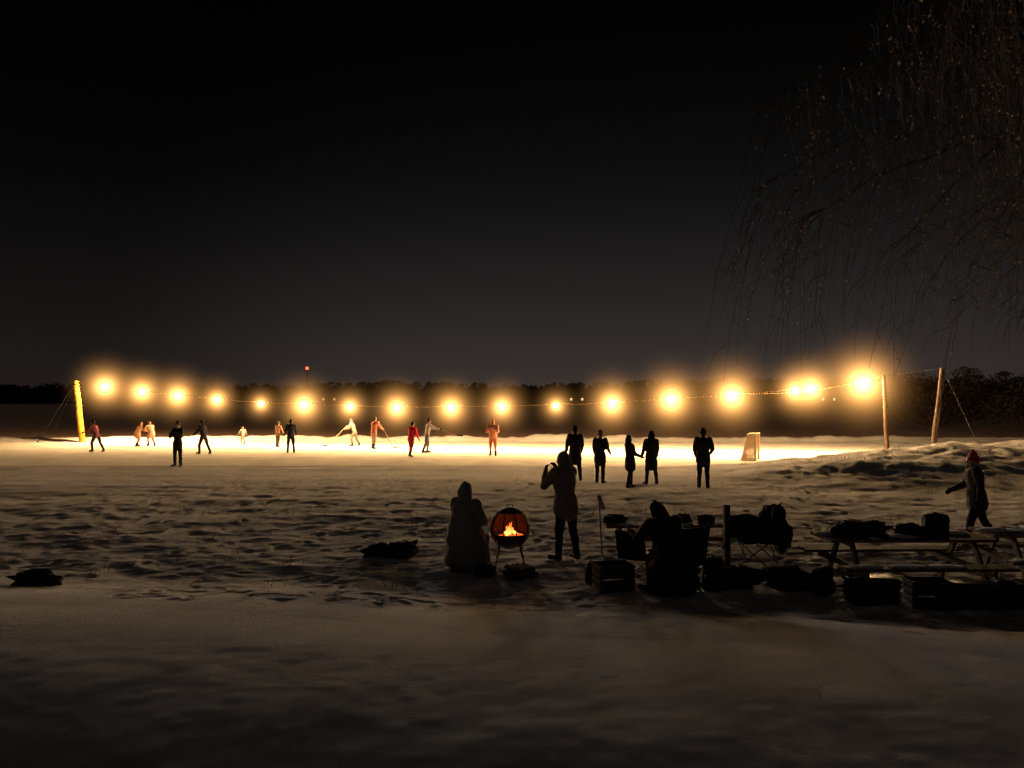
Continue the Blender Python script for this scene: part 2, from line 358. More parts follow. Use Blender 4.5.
P('skater',493,456,H=1.66,yaw=175,lean=4,top=(.95,.35,.25),pants=(.95,.25,.16),hat=(.9,.3,.2),skates=True,armL=(30,6,60),armR=(30,6,60),legL=(8,4,10),legR=(-5,4,8),bulk=1.25)
P('spectator',575,481,H=1.76,yaw=5,coat=.13,armL=(12,8,25,5),armR=(12,8,25,5),bulk=1.12,hood=False)
P('spectator',600,483,H=1.66,yaw=-25,armL=(10,6,25),armR=(5,8,50),coat=.10,lean=2,head=(5,20),legL=(5,3,6),legR=(-6,4,6),bulk=1.1,hat=(.3,.25,.22))
P('spectator',630,486,H=1.58,yaw=-70,coat=.12,armL=(20,6,60),armR=(10,6,60),legL=(12,4,10),legR=(-10,4,4),lean=-3,hood=True,bulk=1.12)
P('spectator',651,484,H=1.64,yaw=15,coat=.16,armL=(6,8,25),armR=(6,8,25),hood=True,bulk=1.12)
P('spectator',703,488,H=1.76,yaw=-15,coat=.06,armL=(8,8,30,10),armR=(8,12,50,20),bulk=1.14,pants=(.015,.015,.02),legL=(3,3,3),legR=(-4,3,5))
Yp=gY(560);X16=gx(566,Yp)
person('photographer',X16,Yp,H=1.76,yaw=42,lean=4,side=-3,coat=.04,armL=(40,8,122,30),armR=(45,3,112,22),hood=True,top=(.22,.18,.15),pants=(.015,.015,.017),bulk=1.22,vox=.0115,legL=(6,4,6),legR=(-6,4,4),head=(4,15))
Ys=12.5;Xs=gx(463,Ys);zs=hz(Xs,Ys)
person('seated_person',Xs,Ys,H=1.72,yaw=-35,lean=8,legL=(84,5,100),legR=(82,5,98),armL=(20,8,60,30),armR=(20,8,60,30),hood=True,blanket=1.0,top=(.18,.175,.17),bulk=1.25,vox=.012,z=zs)
b=B();b.cyl((0,0,0),(0,0,.36),.2,.18,0,14);b.cyl((0,0,.36),(0,0,.37),.175,.17,1,14);b.obj('tree_stump',[M_bark,M_wood],(Xs,Ys,zs-.02))
Y18=gY(546);X18=gx(976,Y18)
person('walking_person',X18,Y18,H=1.68,yaw=75,lean=6,hat=(.6,.03,.02),top=(.05,.05,.055),legL=(20,3,12),legR=(-18,3,14,-25),armL=(-10,6,20),armR=(12,6,50),coat=.06,vox=.0115,pom=True,bulk=1.18)
# ---------------------------------------------------------------- fire pit
fy=13.2;fx=gx(510,fy);fz=hz(fx,fy);R=.34;cz=.55
e=D.objects.new('fire_pit',None);S.collection.objects.link(e);e.location=(fx,fy,fz)
b=B()
def arcpt(th,ph,r=R): return Vector((r*math.cos(th)*math.cos(ph),r*math.cos(th)*math.sin(ph),cz+r*math.sin(th)))
n=28;vs=[];fs=[]
rows=[-88,-75,-60,-45,-30,-16]
for rr in(R,R-.012):
    for t in rows:
        for k in range(n): vs.append(arcpt(math.radians(t),2*math.pi*k/n,rr))
for sidx in(0,1):
    o0=sidx*len(rows)*n
    for i in range(len(rows)-1):
        for k in range(n):
            q4=(o0+i*n+k,o0+i*n+(k+1)%n,o0+(i+1)*n+(k+1)%n,o0+(i+1)*n+k);fs.append(q4 if sidx==0 else q4[::-1])
i=len(rows)-1
for k in range(n): fs.append((i*n+k,i*n+(k+1)%n,(len(rows)+i)*n+(k+1)%n,(len(rows)+i)*n+k))
b.add(vs,fs,0)
b.tube([arcpt(math.radians(-16),2*math.pi*k/28,R+.012) for k in range(29)],.014,0,8)
b.obj('bowl',[M_metal],parent=e)
b=B();rr_=[-16,0,15,30,45,60,75,88];A0,A1=math.radians(-35),math.radians(215);m_=26;vs=[];fs=[]
for rad_ in(R,R-.01):
    for t in rr_:
        for k in range(m_+1): vs.append(arcpt(math.radians(t),A0+(A1-A0)*k/m_,rad_))
for sx in(0,1):
    o0=sx*len(rr_)*(m_+1)
    for i in range(len(rr_)-1):
        for k in range(m_):
            a_=o0+i*(m_+1)+k;q4=(a_,a_+1,a_+m_+2,a_+m_+1);fs.append(q4 if sx==0 else q4[::-1])
b.add(vs,fs,0)
top_=[arcpt(math.radians(t),2*math.pi*k/n,R) for t in(50,62,75,88) for k in range(n)]
b.add(top_,[(i*n+k,i*n+(k+1)%n,(i+1)*n+(k+1)%n,(i+1)*n+k) for i in(0,1,2) for k in range(n)],0)
for k in range(4): b.tube([arcpt(math.radians(-14+a*10.4),A1+(2*math.pi-(A1-A0))*k/3,R+.004) for a in range(8)],.010,0,5)
for t in(-14,50): b.tube([arcpt(math.radians(t),2*math.pi*k/28,R+.004) for k in range(29)],.012,0,5)
for k in range(20): b.tube([arcpt(math.radians(-14+a*11),A1+(2*math.pi-(A1-A0))*k/19,R-.006) for a in range(7)],.0014,0,3)
b.tube([(-.05,0,cz+R),(-.04,0,cz+R+.05),(.04,0,cz+R+.05),(.05,0,cz+R)],.008,0,6)
b.obj('hood',[cloth((.06,.022,.016),.8,7,.3,.2,.2)],parent=e)
b=B()
for k in range(4):
    a=math.pi/4+k*math.pi/2;c,s_=math.cos(a),math.sin(a)
    b.tube([(c*(R-.02),s_*(R-.02),cz-.1),(c*.24,s_*.24,.22),(c*.33,s_*.33,0)],.013,0,7)
b.tube([(.25*math.cos(t*math.pi/12),.25*math.sin(t*math.pi/12),.2) for t in range(25)],.009,0,6)
b.obj('stand',[M_metal],parent=e)
b=B()
for k in range(6):
    a=k*1.07;b.cyl((math.cos(a)*.2,math.sin(a)*.2,cz-.17),(-math.cos(a)*.05,-math.sin(a)*.05,cz-.08+.02*(k%2)),.035,.03,0,8)
b.obj('logs',[M_bark],parent=e)
m=D.materials.new('flame');m.use_nodes=True;nt=m.node_tree;nt.nodes.clear()
tc=nt.nodes.new('ShaderNodeTexCoord');sp=nt.nodes.new('ShaderNodeSeparateXYZ');nt.links.new(tc.outputs['Generated'],sp.inputs[0])
nn=nt.nodes.new('ShaderNodeTexNoise');nn.inputs['Scale'].default_value=6;nt.links.new(tc.outputs['Generated'],nn.inputs['Vector'])
ad=nt.nodes.new('ShaderNodeMath');ad.operation='MULTIPLY_ADD';nt.links.new(nn.outputs['Fac'],ad.inputs[0]);ad.inputs[1].default_value=.5;nt.links.new(sp.outputs['Z'],ad.inputs[2])
rp=nt.nodes.new('ShaderNodeValToRGB');el=rp.color_ramp.elements;el[0].position=.2;el[0].color=(1,.5,.12,1);el[1].position=1.0;el[1].color=(1,.12,.01,1)
nt.links.new(ad.outputs[0],rp.inputs[0])
em=nt.nodes.new('ShaderNodeEmission');nt.links.new(rp.outputs[0],em.inputs[0]);em.inputs[1].default_value=3.0
oo=nt.nodes.new('ShaderNodeOutputMaterial');nt.links.new(em.outputs[0],oo.inputs[0]);M_flame=m
b=B()
for k in range(9):
    a=k*2.4;rr=.02+.12*(k/9);x,y=rr*math.cos(a),rr*math.sin(a);hh=.21-.15*(k/9)+.04*random.random()
    pts=[Vector((x,y,cz-.12))];
    for j in range(1,6): pts.append(Vector((x*(1-.1*j)+.018*math.sin(j*1.7+k),y*(1-.1*j)+.018*math.cos(j*2+k),cz-.12+hh*j/5)))
    rad=[.020,.032,.026,.018,.009,.002];b.tube(pts,rad,0,8)
b.obj('flames',[M_flame],parent=e)
b=B();b.blob((0,0,cz-.17),(.22,.22,.06),0,noise=.3);b.obj('embers',[emis('ember',(1,.12,.015),1.6)],parent=e)
L=D.lights.new('fire_glow','POINT');L.energy=4;L.color=(1,.30,.07);L.shadow_soft_size=.06
lo=D.objects.new('fire_glow',L);S.collection.objects.link(lo);lo.parent=e;lo.location=(0,-.03,cz+.02)
# ---------------------------------------------------------------- string lights
P0=Vector((gx(80,49),49));P1=Vector((gx(887,36.5),36.5))
def online(px):
    k=(px-512)/F;d=P1-P0
    t=(k*P0.y-P0.x)/(d.x-k*d.y);return P0+d*t
lamps=[(105,387,1.1),(142,392,1),(178,396,1),(217,400,.8),(261,404,.6),(304,405,1.05),(350,407,.75),(397,408,.95),(451,408,.95),(502,407,.86),(556,406,.6),(612,404,1.0),(671,400,1.15),(732,396,1.2),(795,391,.8),(811,389,1.0),(863,384,1.35)]
es=D.objects.new('string_lights',None);S.collection.objects.link(es)
pts=[]
M_bulb=[emis('bulb_glow_%d'%i,(1,.60,.25),4400*s) for i,s in enumerate([.4,.75,1,1.35])]
m=D.materials.new('lamp_glare');m.use_nodes=True;nt=m.node_tree;nt.nodes.clear()  # added glowing volume that stands in for the glare around each bulb
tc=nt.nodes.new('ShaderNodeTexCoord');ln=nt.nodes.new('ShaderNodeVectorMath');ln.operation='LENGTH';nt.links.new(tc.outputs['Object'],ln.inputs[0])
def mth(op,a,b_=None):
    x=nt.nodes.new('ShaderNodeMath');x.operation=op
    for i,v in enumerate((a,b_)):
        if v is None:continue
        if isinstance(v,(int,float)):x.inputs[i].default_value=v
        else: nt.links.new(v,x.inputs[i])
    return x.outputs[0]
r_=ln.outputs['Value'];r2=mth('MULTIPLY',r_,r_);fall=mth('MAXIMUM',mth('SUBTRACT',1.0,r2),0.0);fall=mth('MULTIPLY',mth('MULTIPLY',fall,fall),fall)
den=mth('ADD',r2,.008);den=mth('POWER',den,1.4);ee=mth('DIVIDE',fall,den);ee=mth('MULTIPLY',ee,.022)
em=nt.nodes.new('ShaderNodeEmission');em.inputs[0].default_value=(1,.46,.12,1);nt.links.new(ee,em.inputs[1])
oo=nt.nodes.new('ShaderNodeOutputMaterial');nt.links.new(em.outputs[0],oo.inputs['Volume']);M_glare=m
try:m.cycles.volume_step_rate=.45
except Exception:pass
hb=bmesh.new();bmesh.ops.create_icosphere(hb,subdivisions=3,radius=1);hm=D.meshes.new('glare');hb.to_mesh(hm);hb.free();hm.materials.append(M_glare)
for px,py,s in lamps:
    p=online(px);z=gz(py,p.y);pts.append(Vector((p.x,p.y,z+.16)))
    bm=bmesh.new();bmesh.ops.create_icosphere(bm,subdivisions=1,radius=.115);me=D.meshes.new('bulb');bm.to_mesh(me);bm.free()
    me.materials.append(M_bulb[0 if s<.65 else 1 if s<.87 else 2 if s<1.2 else 3]);ob=D.objects.new('bulb',me);S.collection.objects.link(ob);ob.parent=es;ob.location=(p.x,p.y,z)
    b=B();b.cyl((0,0,.10),(0,0,.17),.03,.022,0,8);b.obj('socket',[M_black],(p.x,p.y,z),parent=es)
    h=D.objects.new('lamp_glare',hm);S.collection.objects.link(h);h.parent=es;h.location=(p.x,p.y,z);h.scale=[.6+2.1*s]*3
def pole(name,base,top,r0=.11,r1=.08,mat=None):
    b=B();base=Vector(base);top=Vector(top);n=6
    pp=[base.lerp(top,i/n)+Vector((.012*math.sin(i*2),.012*math.cos(i*3),0)) for i in range(n+1)]
    b.tube(pp,[r0+(r1-r0)*i/n for i in range(n+1)],0,12);b.cyl(top-Vector((0,0,.25)),top-Vector((0,0,.2)),r1+.012,r1+.012,1,12)
    return b.obj(name,[mat or M_post,M_metal])
z0=gz(381,49);tl=(gx(76,49),49,z0);pole('wooden_pole',(gx(83,49),49,-.1),tl,.19,.16,cloth((.75,.38,.06),.8,9,.5))  # bright orange puts the lamplight on this pole into its wood colour
YR=36.5;zr=gz(376,YR);tr_=(gx(884,YR),YR,zr);pole('wooden_pole',(gx(887,YR),YR,-.1),tr_,.10,.09,cloth((.07,.045,.025),.8,9,.5))
Y3=34.5;t3=(gx(943,Y3),Y3,gz(368,Y3));pole('wooden_pole',(gx(931,Y3),Y3,0.0),t3,.12,.10,cloth((.10,.07,.05),.8,9,.5))
allp=[Vector(tl)-Vector((0,0,.05))]+pts+[Vector(tr_)-Vector((0,0,.1))]
b=B();cp=[]
for a,c in zip(allp[:-1],allp[1:]):
    for j in range(6):
        t=j/6;q_=a.lerp(c,t);q_.z-=.10*4*t*(1-t);cp.append(q_)
cp.append(allp[-1]);b.tube(cp,.018,0,5);b.obj('cable',[cloth((.14,.075,.03),.7)],parent=es)
b=B();c2=[]
for j in range(15):
    t=j/14;q_=Vector(pts[13]).lerp(Vector(tr_),t);q_.z-=.55*4*t*(1-t)*.6;q_.y+=.3;c2.append(q_)
b.tube(c2,.012,0,5);b.obj('slack_cable',[cloth((.14,.075,.03),.7)],parent=es)
def guy(a,c):
    b=B();b.cyl(a,c,.012,.012,0,5);b.cyl(Vector(c)-Vector((0,0,.1)),Vector(c)+Vector((0,0,.12)),.03,.03,0,6);b.obj('guy_wire',[M_metal])
guy(tl,(gx(38,48.5),48.5,0));guy(tl,(gx(60,52),51,0.1));guy(t3,(gx(985,34),34,hz(gx(985,34),34)));guy(t3,tr_)
# ---------------------------------------------------------------- hockey goal
Yg=gY(460);Xg=gx(757,Yg)
e=D.objects.new('hockey_goal',None);S.collection.objects.link(e);e.location=(Xg,Yg,0.0);e.rotation_euler=(0,0,math.radians(-114))
w,hh,dt,db=.6,1.15,.32,.62
b=B()
b.tube([(-w,0,0),(-w,0,hh),(w,0,hh),(w,0,0)],.035,1,8)
b.tube([(-w,0,0),(-w,-db,0),(w,-db,0),(w,0,0)],.025,1,8);b.tube([(-w,0,hh),(-w,-dt,hh),(w,-dt,hh),(w,0,hh)],.02,1,8)
b.tube([(-w,-dt,hh),(-w,-db,0)],.02,1,8);b.tube([(w,-dt,hh),(w,-db,0)],.02,1,8)
b.obj('frame',[cloth((.6,.04,.03),.4),cloth((.85,.65,.45),.5)],parent=e)
b=B();nr=.012
def net(p00,p10,p01,p11,nu,nv):
    p00,p10,p01,p11=map(Vector,(p00,p10,p01,p11))
    for i in range(nu+1): t=i/nu;b.cyl(p00.lerp(p10,t),p01.lerp(p11,t),nr,nr,0,4)
    for i in range(nv+1): t=i/nv;b.cyl(p00.lerp(p01,t),p10.lerp(p11,t),nr,nr,0,4)
net((-w,-db,0),(w,-db,0),(-w,-dt,hh),(w,-dt,hh),26,26)
for sx in(-w,w): net((sx,0,0),(sx,-db,0),(sx,0,hh),(sx,-dt,hh),14,26)
net((-w,0,hh),(w,0,hh),(-w,-dt,hh),(w,-dt,hh),26,8)
b.obj('net',[cloth((.9,.65,.42),.8)],parent=e)
# ---------------------------------------------------------------- shore furniture
def picnic_table(X,Y,rot=0,L=1.8,snow=True):
    e=D.objects.new('picnic_table',None);S.collection.objects.link(e);e.location=(X,Y,hz(X,Y));e.rotation_euler=(0,0,rot)
    b=B()
    for i in range(5): b.box((0,-.3+i*.15,.73),(L,.135,.04))
    b.obj('table_top',[M_wood],parent=e,smooth=False);b=B()
    for s in(-1,1):
        for i in(0,1): b.box((0,s*(.62+.15*i),.43),(L,.135,.04))
    b.obj('benches',[M_wood],parent=e,smooth=False);b=B()
    for sx in(-1,1):
        x=sx*(L/2-.3)
        b.box((x,0,.69),(.045,.68,.08));b.box((x,0,.37),(.045,1.6,.09))
        for s in(-1,1): b.box((x+.047,s*.42,.35),(.04,.1,.82),rot=(s*.55,0,0))
    b.obj('legs',[cloth((.05,.036,.025),.8,14,.5)],parent=e,smooth=False)
    if snow:
        b=B()
        for k in range(5): b.blob((-L/2+.2+k*L/5.2,random.uniform(-.2,.2),.755),(.2,.16,.025),0,noise=.3,seed=k)
        for k in range(3): b.blob((-L/2+.3+k*.55,-.7,.455),(.24,.11,.022),0,noise=.3,seed=k+5)
        b.obj('snow_cover',[M_cap],parent=e)
    return e
def bench(X,Y,L=2.2,rot=0):
    b=B()
    for i in range(2): b.box((0,-.09+i*.18,.44),(L,.165,.045))
    for sx in(-1,1):
        b.box((sx*(L/2-.25),0,.4),(.06,.36,.05));
        for s in(-1,1): b.box((sx*(L/2-.25),s*.13,.19),(.06,.06,.42),rot=(s*.15,0,0))
    b.box((0,0,.2),(L-.5,.05,.08))
    for k in range(4): b.blob((-L/2+.35+k*.5,random.uniform(-.04,.04),.468),(.22,.14,.022),1,noise=.3,seed=k+3)
    return b.obj('wooden_bench',[M_wood,M_cap],(X,Y,hz(X,Y)),rot)
def bag(name,X,Y,z=None,s=(.3,.17,.15),rot=0,col=(.02,.02,.022),seed=1):
    b=B();b.blob((0,0,s[2]*.93),s,0,e=3.0,n=30,noise=.34,seed=seed)
    b.blob((s[0]*.3,0,s[2]*1.35),(s[0]*.5,s[1]*.7,s[2]*.6),0,e=2.3,n=20,noise=.35,seed=seed+5)
    b.blob((0,-s[1]*.9,s[2]*.75),(s[0]*.45,s[1]*.25,s[2]*.5),1,e=3,noise=.1,seed=seed+2)
    for sy in(-.6,.6):
        b.tube([(s[0]*.4*math.sin((t-4)/4*1.5),sy*s[1]*(1+.8*(1-abs(t-4)/4)),s[2]*(1.55+.25*math.cos((t-4)/4*1.5))) for t in range(9)],.012,1,6)
    b.tube([(-s[0]*.75,0,s[2]*1.75),(s[0]*.75,0,s[2]*1.78)],.008,1,5)
    return b.obj(name,[cloth(col,.8,18,.4),M_black],(X,Y,(hz(X,Y) if z is None else z)-.01),rot)
def backpack(X,Y,z=None,s=1,rot=0,seed=3,col=(.02,.022,.03)):
    b=B();b.blob((0,0,.24*s),(.17*s,.12*s,.25*s),0,e=3,n=24,noise=.2,seed=seed);b.blob((0,-.12*s,.17*s),(.12*s,.06*s,.13*s),0,e=3,noise=.08,seed=seed)
    b.blob((0.02,-.02,.44*s),(.15*s,.12*s,.07*s),0,noise=.2,seed=seed+1)
    for sx in(-1,1): b.tube([(sx*.08*s,.1*s,.44*s),(sx*.1*s,.19*s,.34*s),(sx*.1*s,.19*s,.18*s),(sx*.12*s,.11*s,.08*s)],.016*s,1,6)
    b.tube([(-.03,.08*s,.47*s),(-.02,.08*s,.53*s),(.02,.08*s,.53*s),(.03,.08*s,.47*s)],.009,1,6)
    return b.obj('backpack',[cloth(col,.8,18,.4),M_black],(X,Y,(hz(X,Y) if z is None else z)),rot)
def crate(X,Y,s=(.5,.35,.3),rot=0,name='wooden_crate'):
    b=B();a,c,h=s
    for k in range(4):
        z=h*(k+.5)/4
        for sy in(-1,1): b.box((0,sy*c/2,z),(a,.014,h/4*.8))
        for sx in(-1,1): b.box((sx*a/2,0,z),(.014,c-.02,h/4*.8))
    for sx in(-1,1):
        for sy in(-1,1): b.box((sx*(a/2-.025),sy*(c/2-.025),h/2),(.035,.035,h))
    b.box((0,0,.012),(a-.02,c-.02,.014))
    for k in range(6): b.cyl((-a*.4,-c*.35+k*c*.14,h*.55+.05*(k%2)),(a*.4,-c*.3+k*c*.12,h*.7+.03*(k%3)),.035,.03,1,8)
    return b.obj(name,[cloth((.05,.036,.026),.8,14,.5),M_bark],(X,Y,hz(X,Y)),rot,smooth=False)
def cooler(X,Y,s=(.6,.36,.34),rot=0):
    b=B();a,c,h=s;b.box((0,0,h*.42),(a,c,h*.84),0,bev=.03);b.box((0,0,h*.92),(a+.03,c+.03,h*.15),1,bev=.02)
    for sx in(-1,1): b.tube([(sx*(a/2+.01),-.1,h*.72),(sx*(a/2+.05),-.09,h*.6),(sx*(a/2+.05),.09,h*.6),(sx*(a/2+.01),.1,h*.72)],.012,1,6)
    b.box((0,-c/2-.015,h*.8),(.07,.02,.08),1)
    return b.obj('cooler_box',[cloth((.02,.025,.04),.5,6,.05),cloth((.05,.05,.05),.5,6,.05)],(X,Y,hz(X,Y)),rot)
def camp_chair(X,Y,rot=0,s=1,recl=.25):
    e=D.objects.new('camp_chair',None);S.collection.objects.link(e);e.location=(X,Y,hz(X,Y));e.rotation_euler=(0,0,rot);e.scale=(s,s,s)
    b=B();w=.29
    ty=-.25-math.sin(recl)*.6
    for sx in(-1,1):
        b.cyl((sx*w,-.25,0),(sx*w,.25,.42),.011,.011);b.cyl((sx*w,.25,0),(sx*w,-.25,.42),.011,.011)
        b.cyl((sx*w,-.25,.40),(sx*w,ty,1.0),.011,.011);b.cyl((sx*w,.25,.42),(sx*w,.25,.62),.011,.011)
        b.cyl((sx*w,.27,.62),(sx*w,-.32,.64),.018,.018)
    for y in(-.25,.25): b.cyl((-w,y,0.01),(w,y,.42),.009,.009);b.cyl((w,y,.01),(-w,y,.42),.009,.009)
    b.obj('frame',[M_metal],parent=e)
    b=B();n=9;vs=[];
    for j in range(n*2):
        for i in range(n):
            u=i/(n-1)*2-1
            if j<n: t=j/(n-1);p=(u*w,.26-.5*t,.42-.05*(1-u*u)*math.sin(math.pi*t))
            else:
                t=(j-n+.5)/(n-.5);p=(u*w,-.25+(ty+.25)*t-.04*(1-u*u),.41+.6*t)
            vs.append(p)
    fs=[(j*n+i,j*n+i+1,(j+1)*n+i+1,(j+1)*n+i) for j in range(2*n-1) for i in range(n-1)]
    b.add(vs,fs,0);o=b.obj('canvas',[cloth((.02,.02,.025),.85)],parent=e);sd=o.modifiers.new('s','SOLIDIFY');sd.thickness=.012
    return e
bag('duffel_bag',gx(40,10.6),10.55,s=(.29,.16,.10),rot=.1,seed=2)
bag('duffel_bag',gx(382,13.6),13.7,s=(.32,.2,.10),rot=.3,seed=4);bag('duffel_bag',gx(404,13.5),13.6,s=(.24,.18,.13),rot=.8,seed=5)
b=B()
for k in range(9):
    x=-.2+.09*(k%5)+(.05 if k>4 else 0);z=.05 if k<5 else .13;b.cyl((x,-.2+.03*(k%3),z),(x+.03,.2+.03*(k%2),z),.05,.045,0,9);b.cyl((x,-.203+.03*(k%3),z),(x,-.2+.03*(k%3),z),.045,.045,1,9)
b.obj('firewood_pile',[M_bark,cloth((.1,.07,.05),.8)],(gx(521,12.2),12.1,hz(gx(521,12.2),12.1)),.5)
bag('duffel_bag',gx(485,12.3),12.2,s=(.16,.12,.09),seed=6)
bench(gx(672,14.1),14.1,2.4,.03)
bag('duffel_bag',gx(616,14.1),14.1,z=hz(gx(616,14.1),14.1)+.48,s=(.2,.13,.08),seed=3)
bag('duffel_bag',gx(684,14.1),14.1,z=hz(gx(684,14.1),14.1)+.48,s=(.12,.1,.07),seed=8)
bag('duffel_bag',gx(706,14.0),14.0,z=hz(gx(706,14),14)+.48,s=(.14,.1,.08),seed=9)
crate(gx(612,11.4),11.3,(.5,.4,.38),.2);backpack(gx(593,11.6),11.7,s=.6,rot=.4)
Yh=11.0;Xh=gx(676,Yh)
camp_chair(Xh,Yh,rot=math.radians(35),s=.95,recl=.2)
person('seated_person',Xh+.03,Yh-.02,H=1.7,yaw=35,lean=36,head=(24,0),legL=(84,8,88),legR=(86,8,92),armL=(45,8,60,25),armR=(45,8,60,25),hood=True,blanket=1.08,top=(.025,.024,.024),bulk=1.5,vox=.013)
camp_chair(gx(640,11.6),11.9,rot=math.radians(-30),s=.75,recl=.3)
b=B();b.box((0,0,.5),(.09,.09,1.15));b.obj('wooden_post',[cloth((.05,.04,.03),.8,14,.5)],(gx(726,12.6),12.6,hz(gx(726,12.6),12.6)-.05),.1,smooth=False)
Xc=gx(757,13.0);zc=hz(Xc,13.0);camp_chair(Xc,13.0,rot=math.radians(60),s=1.0,recl=.1)
b=B();b.blob((0,0,.17),(.44,.26,.20),0,e=2.6,n=34,noise=.30,seed=10);b.blob((.24,.0,.36),(.20,.2,.17),0,e=2.3,n=24,noise=.35,seed=4);b.blob((-.25,0,.27),(.2,.2,.12),0,e=2.2,n=24,noise=.4,seed=7)
b.blob((.38,-.05,.08),(.14,.18,.22),0,e=2.3,n=22,noise=.4,seed=9);b.tube([(-.2,-.2,.25),(-.05,-.28,.32),(.12,-.24,.3)],.015,1,6)
b.obj('pile_of_coats',[cloth((.022,.021,.022),.85,18,.5),M_black],(Xc,12.95,zc+.42),.15)
backpack(gx(712,11.2),11.2,s=.9,rot=-.3,seed=7);bag('duffel_bag',gx(735,11.3),11.4,s=(.35,.2,.15),rot=.2,seed=11)
bag('duffel_bag',gx(790,11.4),11.5,s=(.33,.2,.16),rot=-.2,seed=12);backpack(gx(822,10.9),10.9,s=.8,rot=.6,seed=9)
picnic_table(gx(900,11.3),11.3,.02,2.3)
picnic_table(gx(1050,11.6),11.7,-.05,1.9)
ht=hz(gx(900,11.3),11.3)+.76
bag('duffel_bag',gx(858,11.2),11.2,z=ht,s=(.36,.18,.11),rot=.05,seed=13)
bag('duffel_bag',gx(935,11.2),11.2,z=ht,s=(.17,.14,.16),rot=.4,seed=10);bag('duffel_bag',gx(910,11.2),11.3,z=ht,s=(.18,.14,.08),rot=.3,seed=14)
cooler(gx(868,10.55),10.5,rot=.05);crate(gx(920,10.5),10.35,(.5,.36,.36),-.1);cooler(gx(965,10.5),10.35,(.62,.36,.3),rot=-.05)
bag('duffel_bag',gx(1010,10.6),10.5,s=(.36,.2,.15),rot=.1,seed=15)
b=B();b.cyl((0,0,-.05),(-.05,0,.9),.014,.014,0,6);b.box((-0.02,0,.9),(.26,.03,.07),1,rot=(0,1.2,0));b.obj('hockey_stick',[cloth((.3,.27,.25),.6),cloth((.4,.38,.35),.7)],(gx(602,13.6),13.6,hz(gx(602,13.6),13.6)))
# ---------------------------------------------------------------- distant shore
M_far=cloth((.03,.026,.022),.95,.3,0,.0);M_hill=cloth((.05,.042,.038),.95,.05,0,.0)
vs=[];fs=[];xs2=np.linspace(-900,900,240);rows=[(395,0),(420,3),(520,6.5),(640,10),(800,4)]
for Yr,hg in rows:
    for x in xs2: vs.append((x,Yr+15*float(vn(x*.01,Yr,1)),hg*(.55+1.0*max(0,float(vn(x*.006+3,Yr*.01,2))+.35))))
n=len(xs2)
for j in range(len(rows)-1):
    for i in range(n-1): fs.append((j*n+i,j*n+i+1,(j+1)*n+i+1,(j+1)*n+i))
mk_mesh('hills',vs,fs,[M_hill])
def leafmass(name,trees,mat,nl,ls):
    V=[];Fc=[]
    tot=0
    for (x,y,z,h,w,con) in trees:
        k=nl
        t=rng.rand(k)**.8
        rad=(w*(1-t)*1.0+.15*w) if con else w*np.sqrt(np.clip(1-(2*t-1)**2,0,1))*(.6+.5*rng.rand(k))
        a=rng.rand(k)*2*np.pi;rr=rad*np.sqrt(rng.rand(k))
        c=np.stack([x+rr*np.cos(a),y+rr*np.sin(a),z+h*(.12+.88*t)],1)
        base=tot
        for j in range(3):
            V.append(c+rng.randn(k,3)*ls*np.array([1,1,.9]))
        tot+=3*k
        Fc.append(np.stack([base+np.arange(k),base+k+np.arange(k),base+2*k+np.arange(k)],1))
    V=np.concatenate(V);Fc=np.concatenate(Fc)
    return mk_mesh(name,V.tolist(),Fc.tolist(),[mat],smooth=False)
trees=[]
for i in range(1100):
    x=rng.uniform(-380,420);y=rng.uniform(398,440)
    if i%2: y=rng.uniform(500,560);x*=1.3
    hgt=(3.4+2.6*rng.rand()+5*max(0,float(vn(x*.012,y*.002,6))+.2))*(1.2 if y>450 else 1)*(1.1 if x>60 else 1)
    trees.append((x,y,(0.5 if y<450 else 4.5),hgt,hgt*rng.uniform(.4,.8),rng.rand()<.15))
leafmass('distant_tree_line',trees,M_far,120,.7)
bush=[]
for i in range(46):
    y=rng.uniform(62,90);x=rng.uniform(.475,.78)*y
    bush.append((x,y,0,rng.uniform(2.8,5.6)*(y/75),rng.uniform(1.6,3.2),False))
leafmass('shoreline_bushes',bush,cloth((.07,.05,.035),.95,5,0,.05),900,.09)
b=B();
b.cyl((-1,0,0),(-.25,0,20),.15,.1,0,4);b.cyl((1,0,0),(.25,0,20),.15,.1,0,4);b.cyl((0,1.5,0),(0,.25,20),.15,.1,0,4)
for k in range(9): b.cyl((-1+.08*k*1.0,0,k*2.2),(1-.08*(k+1),0,k*2.2+2),.07,.07,0,3)
b.blob((0,0,20.4),(.8,.8,.8),1,noise=0);b.obj('radio_mast',[M_metal,emis('beacon',(1,.06,.02),6)],(gx(307,450),450,-.9))
def cottage(px,Y,lit=2.5):
    X=gx(px,Y);b=B();b.box((0,0,1.5),(9,6,3),0,bev=0)
    vs=[(-5,-3.5,3.01),(5,-3.5,3.01),(5,3.5,3.01),(-5,3.5,3.01),(-5,0,5.2),(5,0,5.2)];b.add(vs,[(0,1,5,4),(2,3,4,5),(0,4,3),(1,2,5),(3,2,1,0)],1)
    for x in(-2.6,.3,2.8): b.box((x,-3.03,1.7),(1.0,.06,1.1),2 if x!=.3 else 3,bev=0)
    b.box((-1.1,-3.03,1.05),(.9,.06,2.1),3,bev=0);b.box((3,0,5),(.8,.8,1.6),3,bev=0)
    b.obj('cottage',[M_wood,M_bark,emis('window_%d'%px,(1,.6,.25),lit),M_black],(X,Y,.4),0,smooth=False)
cottage(576,392,1.2);cottage(330,392,.5);cottage(826,392,1.0)
